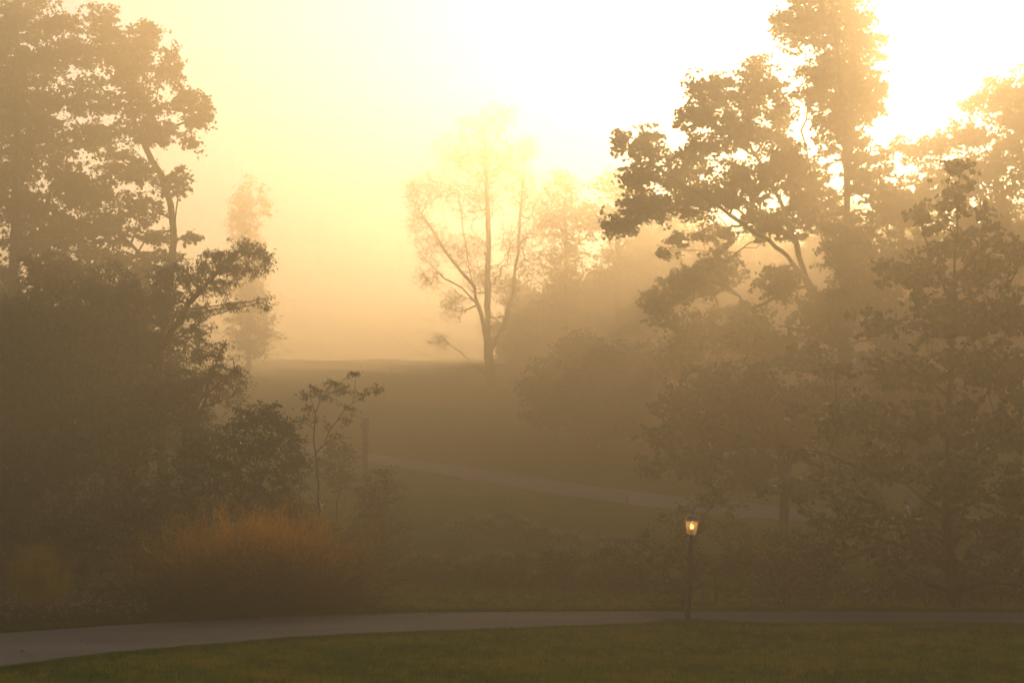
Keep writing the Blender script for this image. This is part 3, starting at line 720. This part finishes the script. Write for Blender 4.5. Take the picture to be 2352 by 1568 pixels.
# ------------------------------------------------------------------ rust-coloured feathery bush
def strands(base, dirs, ln, seg=5, sag=.25, w=.006, curl=.05):
    n = len(base)
    t = np.linspace(0, 1, seg + 1)
    p = base[:, None] + dirs[:, None] * (ln[:, None] * t[None])[..., None]
    p[..., 2] -= (sag * ln)[:, None] * t[None] ** 2
    p += np.cumsum(rng.normal(0, curl, (n, seg + 1, 3)) * (ln / seg)[:, None, None], 1)
    tn = dirs + 0.0
    s = np.cross(tn, rng.normal(0, 1, (n, 3))); s /= np.linalg.norm(s, axis=1)[:, None]
    ww = w * (1 - .75 * t)
    A = p - s[:, None] * ww[None, :, None]; B = p + s[:, None] * ww[None, :, None]
    V = np.stack([A, B], 2).reshape(n, -1, 3)
    f = []
    for i in range(seg):
        a = 2 * i
        f += [(a, a + 1, a + 3), (a, a + 3, a + 2)]
    T = (np.arange(n)[:, None, None] * (2 * seg + 2) + np.array(f)[None]).reshape(-1, 3)
    r = np.repeat(rng.uniform(0, 1, n), len(f))
    return V.reshape(-1, 3), T, r, p

bd = 31.8
bc = np.array([(585 - CX) / F * bd, bd, 0.]); bc[2] = float(terrain(bc[0], bc[1]))
o = thing('feathery_bush', bc, 'wide rust-coloured feathery bush with arching twigs beside the asphalt path', 'bush')
n = 1100
a = rng.uniform(0, 2 * PI, n); e = np.arcsin(rng.uniform(.10, 1, n))
dirs = np.stack([np.cos(a) * np.cos(e), np.sin(a) * np.cos(e) * .85, np.sin(e)], -1)
base = bc + np.stack([rng.normal(0, .75, n), rng.normal(0, .5, n), np.zeros(n)], -1)
ln = rng.uniform(.75, 1.0, n) * (2.25 + .6 * np.sin(e) ** 2)
V, T, r, pts = strands(base, dirs, ln, seg=7, sag=.16, w=.006, curl=.10)
mesh_obj('stems', V, T, BARK, o)
# fine side twigs all along the stems
ns = 34000
k = rng.integers(0, n, ns); j = np.minimum(7, 7 * rng.uniform(.12, 1, ns) ** .75); j0 = np.floor(j).astype(int); j1 = np.minimum(7, j0 + 1)
q = pts[k, j0] + (pts[k, j1] - pts[k, j0]) * (j - j0)[:, None]
q += rng.normal(0, .05, q.shape)
dd = dirs[k] + rng.normal(0, .55, (ns, 3)); dd /= np.linalg.norm(dd, axis=1)[:, None]
V, T, r, _ = strands(q, dd, rng.uniform(.18, .55, ns), seg=3, sag=.22, w=.0058, curl=.12)
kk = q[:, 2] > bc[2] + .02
hgt = np.repeat(np.clip((q[:, 2] - bc[2] - .2) / 1.35 + rng.normal(0, .22, ns), 0, 1), len(T) // ns)  # colour runs from dark to orange with height, painting in the base shade
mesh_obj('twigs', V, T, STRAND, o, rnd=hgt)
# a few long twigs that stick out of the outline
n3 = 320
a = rng.uniform(0, 2 * PI, n3); e = rng.uniform(.0, 1.4, n3)
dirs = np.stack([np.cos(a) * np.cos(e), np.sin(a) * np.cos(e), np.sin(e)], -1)
V, T, r, _ = strands(bc + rng.normal(0, .35, (n3, 3)) * np.array([2, 1, .1]) + np.array([0, 0, .1]), dirs, rng.uniform(2.1, 3.1, n3) * (1 - .25 * np.sin(e)), seg=8, sag=.28, w=.006, curl=.12)
mesh_obj('long_twigs', V, T, BARK, o)

# ------------------------------------------------------------------ tall plume grass, flower bed and twiggy stalk at the near corner
gb = ground_hit(85, 1420); 
o = thing('plume_grass', gb, 'tall clump of dry golden plume grass in the flower bed', 'ornamental grass')
n = 240
a = rng.uniform(0, 2 * PI, n); e = rng.uniform(1.15, 1.5, n)
dirs = np.stack([np.cos(a) * np.cos(e), np.sin(a) * np.cos(e), np.sin(e)], -1)
b0 = gb + rng.normal(0, .16, (n, 3)) * np.array([1.4, 1, 0])
V, T, r, pts = strands(b0, dirs, rng.uniform(.9, 1.65, n), seg=6, sag=.05, w=.005, curl=.06)
mesh_obj('stalks', V, T, STRAW, o, rnd=r)
ns = 2600
k = rng.integers(0, n, ns); j = rng.integers(4, 7, ns)
dd = dirs[k] + rng.normal(0, .7, (ns, 3)); dd /= np.linalg.norm(dd, axis=1)[:, None]
V, T, r, _ = strands(pts[k, j] + rng.normal(0, .04, (ns, 3)), dd, rng.uniform(.06, .2, ns), seg=2, sag=.4, w=.006, curl=.1)
mesh_obj('plumes', V, T, STRAW, o, rnd=r)

def bed_pts(n, x0=-40, x1=330):
    px = rng.uniform(x0, x1, n)
    top = np.interp(px, [-40, 0, 150, 250, 330], [1380, 1375, 1372, 1385, 1400]); bot = np.interp(px, [-40, 330], [1442, 1418])
    py = top + (bot - top) * rng.uniform(.15, 1, n)
    dd = CAMZ * F / (py - 1126)
    x = (px - CX) / F * dd
    return np.column_stack([x, dd, terrain(x, dd)])
b0 = bed_pts(5200); n = len(b0)
a = rng.uniform(0, 2 * PI, n); e = rng.uniform(.7, 1.5, n)
dirs = np.stack([np.cos(a) * np.cos(e), np.sin(a) * np.cos(e), np.sin(e)], -1)
V1, T1, r1, pts = strands(b0, dirs, rng.uniform(.2, .5, n), seg=4, sag=.1, w=.004, curl=.1)
k = rng.integers(0, n, 30000)
c = pts[k, rng.integers(1, 5, 30000)] + rng.normal(0, .03, (30000, 3))
V2, T2, r2 = leaves(c, rng.uniform(.03, .07, len(c)), 'narrow', -.2, 1)
V, T, r = merge([(V1, T1, r1), (V2, T2, r2)])
tag(mesh_obj('flower_bed_plants', V, T, LEAF_OLIVE, rnd=r), 'tangled low stems and leaves of the flower bed beside the asphalt path', 'plants', kind='stuff')
k = rng.integers(0, n, 620)
c = pts[k, 4]
c = np.repeat(c, 7, 0) + rng.normal(0, .013, (len(c) * 7, 3))
V, T, r = leaves(c, rng.uniform(.02, .036, len(c)), 'oval', 0, 2)
tag(mesh_obj('seed_heads', V, T, PETAL_AND_RIM, rnd=r), 'pale dry flower heads scattered over the flower bed', 'flowers', kind='stuff')

sb = ground_hit(205, 1425)
o = thing('twiggy_stalk', sb, 'dark bare twiggy stalk leaning out of the flower bed', 'plant')
dq = sb[1]
pl = [[P(205, 1425, dq), P(200, 1390, dq), P(225, 1365, dq), P(268, 1325, dq)], [P(200, 1395, dq), P(185, 1365, dq + .1), P(176, 1330, dq + .1)], [P(202, 1405, dq), P(225, 1390, dq - .1), P(245, 1375, dq - .1)]]
att = np.array([P(240, 1345, dq) + (0, .1, 0), P(190, 1350, dq) + (0, -.1, 0), P(215, 1360, dq), P(228, 1352, dq + .1), P(180, 1375, dq), P(250, 1350, dq - .1)])
V, T = grow(pl, att, .013, tip=.004, step=.12, wob=.02)
mesh_obj('stem', V, T, BARK, o)
c = np.concatenate([att, att + .05]); c = np.repeat(c, 14, 0) + rng.normal(0, .07, (len(c) * 14, 3))
V, T, r = leaves(c, rng.uniform(.03, .06, len(c)), 'narrow')
mesh_obj('foliage', V, T, LEAF_DARK, o, rnd=r)

# ------------------------------------------------------------------ lathe / tube helpers for made things
def lathe(profile, seg=24, centre=(0, 0, 0)):
    pr = np.array(profile, float); n = len(pr)
    th = np.arange(seg) * 2 * PI / seg
    V = np.stack([pr[:, None, 0] * np.cos(th), pr[:, None, 0] * np.sin(th), np.repeat(pr[:, 1:2], seg, 1)], -1).reshape(-1, 3)
    T = []
    for i in range(n - 1):
        for j in range(seg):
            k = (j + 1) % seg
            a, b, c_, d_ = i * seg + j, i * seg + k, (i + 1) * seg + k, (i + 1) * seg + j
            T += [(a, b, c_), (a, c_, d_)]
    return V + np.array(centre), np.array(T)

def pipe(path, r, seg=8):
    path = np.array(path, float); n = len(path)
    tn = np.gradient(path, axis=0); tn /= np.linalg.norm(tn, axis=1)[:, None]
    ref = np.array([0, 1., 0]) if abs(tn[0][1]) < .8 else np.array([1., 0, 0])
    u = np.cross(tn, ref); u /= np.linalg.norm(u, axis=1)[:, None]; v = np.cross(tn, u)
    th = np.arange(seg) * 2 * PI / seg
    rr = np.broadcast_to(np.asarray(r, float), (n,))
    V = (path[:, None] + rr[:, None, None] * (np.cos(th)[None, :, None] * u[:, None] + np.sin(th)[None, :, None] * v[:, None])).reshape(-1, 3)
    T = []
    for i in range(n - 1):
        for j in range(seg):
            k = (j + 1) % seg
            a, b, c_, d_ = i * seg + j, i * seg + k, (i + 1) * seg + k, (i + 1) * seg + j
            T += [(a, b, c_), (a, c_, d_)]
    T += [(0, j + 1, j) for j in range(1, seg - 1)] + [((n - 1) * seg, (n - 1) * seg + j, (n - 1) * seg + j + 1) for j in range(1, seg - 1)]
    return V, np.array(T)

def join(lst):
    Vs, Ts, o = [], [], 0
    for V, T in lst:
        Vs.append(V); Ts.append(T + o); o += len(V)
    return np.concatenate(Vs), np.concatenate(Ts)

def box(c, s):
    c, s = np.array(c), np.array(s) / 2
    V = np.array([[x, y, z] for x in (-1, 1) for y in (-1, 1) for z in (-1, 1)]) * s + c
    T = np.array([(0, 1, 3), (0, 3, 2), (4, 6, 7), (4, 7, 5), (0, 4, 5), (0, 5, 1), (2, 3, 7), (2, 7, 6), (0, 2, 6), (0, 6, 4), (1, 5, 7), (1, 7, 3)])
    return V, T

# ------------------------------------------------------------------ street lamp (local coordinates, then leaned 3 degrees)
lb = ground_hit(1579, 1434)
lamp = bpy.data.objects.new('street_lamp', None); COL.objects.link(lamp)
tag(lamp, 'dark green lamp post with a lit glass lantern at the edge of the asphalt path', 'street lamp')
lamp.location = Vector(lb.tolist())
def lp(name, VT, m, parent=lamp, smooth=True):
    V, T = VT
    me_o = mesh_obj(name, V, T, m, None, smooth=smooth)
    me_o.parent = parent
    return me_o
post = lp('post', lathe([(.0, -.2), (.064, -.2), (.064, .0), (.060, .04), (.058, 1.0), (.055, 1.60), (.055, 1.655), (.05, 1.66), (.042, 1.67), (.042, 1.72), (.06, 1.735), (.062, 1.75), (.05, 1.765), (.0, 1.766)], 20), METAL)
lp('collar', lathe([(.056, 1.50), (.067, 1.505), (.067, 1.545), (.056, 1.55)], 20), METAL, post)
lp('collar', lathe([(.060, 1.0), (.066, 1.004), (.066, 1.03), (.060, 1.034)], 20), METAL, post)
def spiral(cx, cz, r0, r1, a0, a1, n=26):
    a = np.linspace(a0, a1, n); r = np.linspace(r0, r1, n)
    return np.stack([cx + r * np.cos(a), np.zeros(n), cz + r * np.sin(a)], -1)
for k in range(4):
    s1 = spiral(.118, 1.605, .012, .042, -PI * .6, PI * 1.25)
    s2 = spiral(.112, 1.70, .036, .010, -PI * .75, PI * 1.3)[::1]
    V, T = join([pipe(s1, .0065, 6), pipe(s2, .0065, 6), pipe([(.055, 0, 1.60), (.075, 0, 1.63), (.082, 0, 1.66)], .0065, 6), pipe([(.055, 0, 1.735), (.085, 0, 1.735), (.10, 0, 1.736)], .0065, 6)])
    a = k * PI / 2 + .12
    R_ = np.array([[math.cos(a), -math.sin(a), 0], [math.sin(a), math.cos(a), 0], [0, 0, 1]])
    lp('scroll', (V @ R_.T, T), METAL)
V, T = join([box((.115, 0, 1.305), (.13, .018, .014)), pipe([(.165, 0, 1.298), (.12, 0, 1.225), (.057, 0, 1.175)], .006, 6), box((.178, 0, 1.293), (.016, .022, .035))])
lp('bracket', (V, T), METAL, smooth=False)
# lantern roof
cap = lp('lantern_roof', lathe([(.0, 2.03), (.128, 2.03), (.132, 2.022), (.166, 2.028), (.172, 2.034), (.168, 2.043), (.145, 2.052), (.122, 2.068), (.112, 2.085), (.108, 2.11), (.094, 2.135), (.07, 2.152), (.035, 2.162), (.014, 2.166), (.0, 2.167)], 32), CAPMETAL)
lp('finial', lathe([(.0, 2.163), (.016, 2.163), (.013, 2.178), (.022, 2.184), (.012, 2.192), (.009, 2.2), (.02, 2.21), (.024, 2.222), (.018, 2.235), (.006, 2.243), (.0, 2.246)], 16), CAPMETAL, cap)
# glass
m, nt, out = new_mat('frosted_glass')
tr = nt.nodes.new('ShaderNodeBsdfTransparent'); tr.inputs[0].default_value = (.93, .91, .88, 1)
df = nt.nodes.new('ShaderNodeBsdfTranslucent'); df.inputs[0].default_value = (.8, .72, .6, 1)
gl = nt.nodes.new('ShaderNodeBsdfGlossy'); gl.inputs['Roughness'].default_value = .12
m1 = nt.nodes.new('ShaderNodeMixShader'); m1.inputs[0].default_value = .22
nt.links.new(tr.outputs[0], m1.inputs[1]); nt.links.new(df.outputs[0], m1.inputs[2])
lw = nt.nodes.new('ShaderNodeLayerWeight'); lw.inputs[0].default_value = .25
m2 = nt.nodes.new('ShaderNodeMixShader'); nt.links.new(lw.outputs['Fresnel'], m2.inputs[0])
nt.links.new(m1.outputs[0], m2.inputs[1]); nt.links.new(gl.outputs[0], m2.inputs[2]); nt.links.new(m2.outputs[0], out.inputs[0])
lp('glass_shade', lathe([(.055, 1.768), (.078, 1.772), (.092, 1.785), (.099, 1.81), (.108, 1.87), (.117, 1.94), (.125, 2.02), (.125, 2.028)], 32), m)
lp('socket', lathe([(.0, 1.767), (.03, 1.767), (.032, 1.79), (.02, 1.80), (.026, 1.81), (.028, 1.865), (.012, 1.87), (.0, 1.87)], 16), METAL)
m, nt, out = new_mat('lit_flame_bulb')
em = nt.nodes.new('ShaderNodeEmission'); em.inputs[0].default_value = (1, .42, .09, 1); em.inputs[1].default_value = 1.8
nt.links.new(em.outputs[0], out.inputs[0]); BULB = m
for k in range(3):
    a = k * 2 * PI / 3 + .1
    c = (.026 * math.cos(a), .026 * math.sin(a), 0)
    lp('bulb', lathe([(.0, 1.872), (.007, 1.874), (.012, 1.90), (.014, 1.925), (.009, 1.95), (.003, 1.965), (.0, 1.967)], 12, c), BULB)
pt = bpy.data.lights.new('lantern_light', 'POINT'); pt.energy = .5; pt.color = (1, .5, .16); pt.shadow_soft_size = .02
po = bpy.data.objects.new('lantern_light', pt); COL.objects.link(po); po.parent = lamp; po.location = (0, 0, 1.985)
lamp.rotation_euler = (0, math.radians(3.2), math.radians(-4))

# long grass round the lamp foot
n = 2600
pp = rng.normal(0, 1, (n, 2)) * np.array([.45, .10]) + lb[:2] + np.array([.15, -.02])
V, T = blades(np.column_stack([pp, terrain(pp[:, 0], pp[:, 1])]), rng.uniform(.07, .17, n), rng.uniform(.005, .01, n), .7)
tag(mesh_obj('long_grass', V, T, BLADE, rnd=np.clip(rng.normal(.25, .15, n), 0, 1)), 'longer unmown grass around the foot of the lamp post', 'grass', kind='stuff')

# ------------------------------------------------------------------ wooden post, stone cone marker, far stake
pd = S(56.0)
top, bot = P(840, 960, pd), P(838, 1095, pd)
gz = float(terrain(bot[0], bot[1]))
o = thing('wooden_post', (bot[0], bot[1], gz), 'thick rough wooden post with a rounded top beside the far footpath', 'post')
h = top[2] - gz
zz = np.linspace(-.3, h, 26); ang = np.arange(14) * 2 * PI / 14
V = []
for i, z in enumerate(zz):
    t = max(0, z / h)
    rr = .135 - .015 * (1 - t) + .012 * math.sin(z * 5) + (.02 if .90 < t < .965 else 0) + (.022 if .82 < t < .86 else 0)
    if t > .975: rr *= .72
    for a_ in ang:
        q = rr * (1 + .07 * math.sin(3 * a_ + z * 2) + random.uniform(-.05, .05))
        V.append((bot[0] + (top[0] - bot[0]) * t + q * math.cos(a_), bot[1] + q * math.sin(a_), gz + z))
T = []
for i in range(25):
    for j in range(14):
        k = (j + 1) % 14
        T += [(i * 14 + j, i * 14 + k, (i + 1) * 14 + k), (i * 14 + j, (i + 1) * 14 + k, (i + 1) * 14 + j)]
T += [(25 * 14, 25 * 14 + j, 25 * 14 + j + 1) for j in range(1, 13)]
mesh_obj('shaft', V, T, BARK_PALE, o)
V, T = pipe([(bot[0] - .12 + (top[0] - bot[0]) * .84, bot[1] - .02, gz + h * .84), (bot[0] - .19 + (top[0] - bot[0]) * .84, bot[1] - .02, gz + h * .86), (bot[0] - .2, bot[1] - .02, gz + h * .89)], .03, 7)
mesh_obj('knot', V, T, BARK_PALE, o)

cb = ground_hit(1440, 1157, 40, 120)
o = thing('cone_marker', cb, 'small pointed cone standing on the near edge of the far footpath', 'cone')
s = M(cb[1]) * 23
V, T = lathe([(.0, 0), (.30 * s, 0), (.30 * s, .05 * s), (.27 * s, .07 * s), (.26 * s, .07 * s), (.17 * s, .5 * s), (.09 * s, .88 * s), (.05 * s, .98 * s), (.0, 1.0 * s)], 14, cb)
mesh_obj('cone_body', V, T, CONE, o)
V, T = box(cb + np.array([0, 0, .015]), (.8 * s, .8 * s, .05))
mesh_obj('foot_plate', V, T, CONE, o)

sk = ground_hit(896, 862, 60, 170)
o = thing('wooden_stake', sk, 'tiny thin stake on the hill far beyond the wooden post', 'stake')
V, T = pipe([sk - (0, 0, .2), sk + (.01, 0, .45), sk + (.02, 0, .9)], [.07, .07, .06], 7)
mesh_obj('stake_shaft', V, T, BARK, o)

# ------------------------------------------------------------------ haze
m, nt, out = new_mat('haze_air')
pv = nt.nodes.new('ShaderNodeVolumePrincipled')
HAZE_COL = (.97, .70, .35)
pv.inputs['Color'].default_value = (*HAZE_COL, 1)
pv.inputs['Density'].default_value = .0158
pv.inputs['Anisotropy'].default_value = .65
nt.links.new(pv.outputs[0], out.inputs['Volume'])
V, T = box((0, 150, 16.9), (640, 580, 40.8))
hz = mesh_obj('haze', V, T, m)
tag(hz, 'golden morning fog filling the valley', 'fog', kind='stuff')
hz.display_type = 'WIRE'

# ------------------------------------------------------------------ sun, sky
SUN_AZ, SUN_EL = math.radians(16.6), math.radians(13.2)
w = bpy.data.worlds.new('World'); scene.world = w; w.use_nodes = True
nt = w.node_tree
bg = nt.nodes['Background']
sky = nt.nodes.new('ShaderNodeTexSky'); sky.sky_type = 'NISHITA'; sky.sun_disc = False
sky.sun_elevation = SUN_EL; sky.sun_rotation = SUN_AZ
sky.air_density = 1.0; sky.dust_density = 1.5; sky.ozone_density = 1.5
nt.links.new(sky.outputs[0], bg.inputs[0]); bg.inputs[1].default_value = .068
sun = bpy.data.lights.new('sun', 'SUN'); sun.energy = 5.0; sun.angle = math.radians(10); sun.color = (1, .80, .62)
so = bpy.data.objects.new('sun', sun); COL.objects.link(so)
dv = Vector((math.sin(SUN_AZ) * math.cos(SUN_EL), math.cos(SUN_AZ) * math.cos(SUN_EL), math.sin(SUN_EL)))
so.rotation_euler = dv.to_track_quat('Z', 'Y').to_euler()
so.location = (30, 100, 60)

# ------------------------------------------------------------------ camera, render
cam = bpy.data.cameras.new('camera'); cam.lens = 36 * F / 2352; cam.sensor_width = 36; cam.clip_end = 2000
co = bpy.data.objects.new('camera', cam); COL.objects.link(co)
co.location = (0, 0, CAMZ); co.rotation_euler = (PI / 2 + PITCH, 0, 0)
scene.camera = co
vs = scene.view_settings
vs.view_transform = 'Standard'; vs.look = 'None'; vs.gamma = 1; vs.exposure = 2.0
scene.render.engine = 'CYCLES'
cy = scene.cycles
cy.max_bounces = 12; cy.volume_bounces = 0; cy.diffuse_bounces = 3; cy.glossy_bounces = 2; cy.transmission_bounces = 4
cy.use_denoising = True
cy.sample_clamp_indirect = 8
cy.use_adaptive_sampling = False
cy.denoising_prefilter = 'ACCURATE'
cy.denoising_quality = 'HIGH'
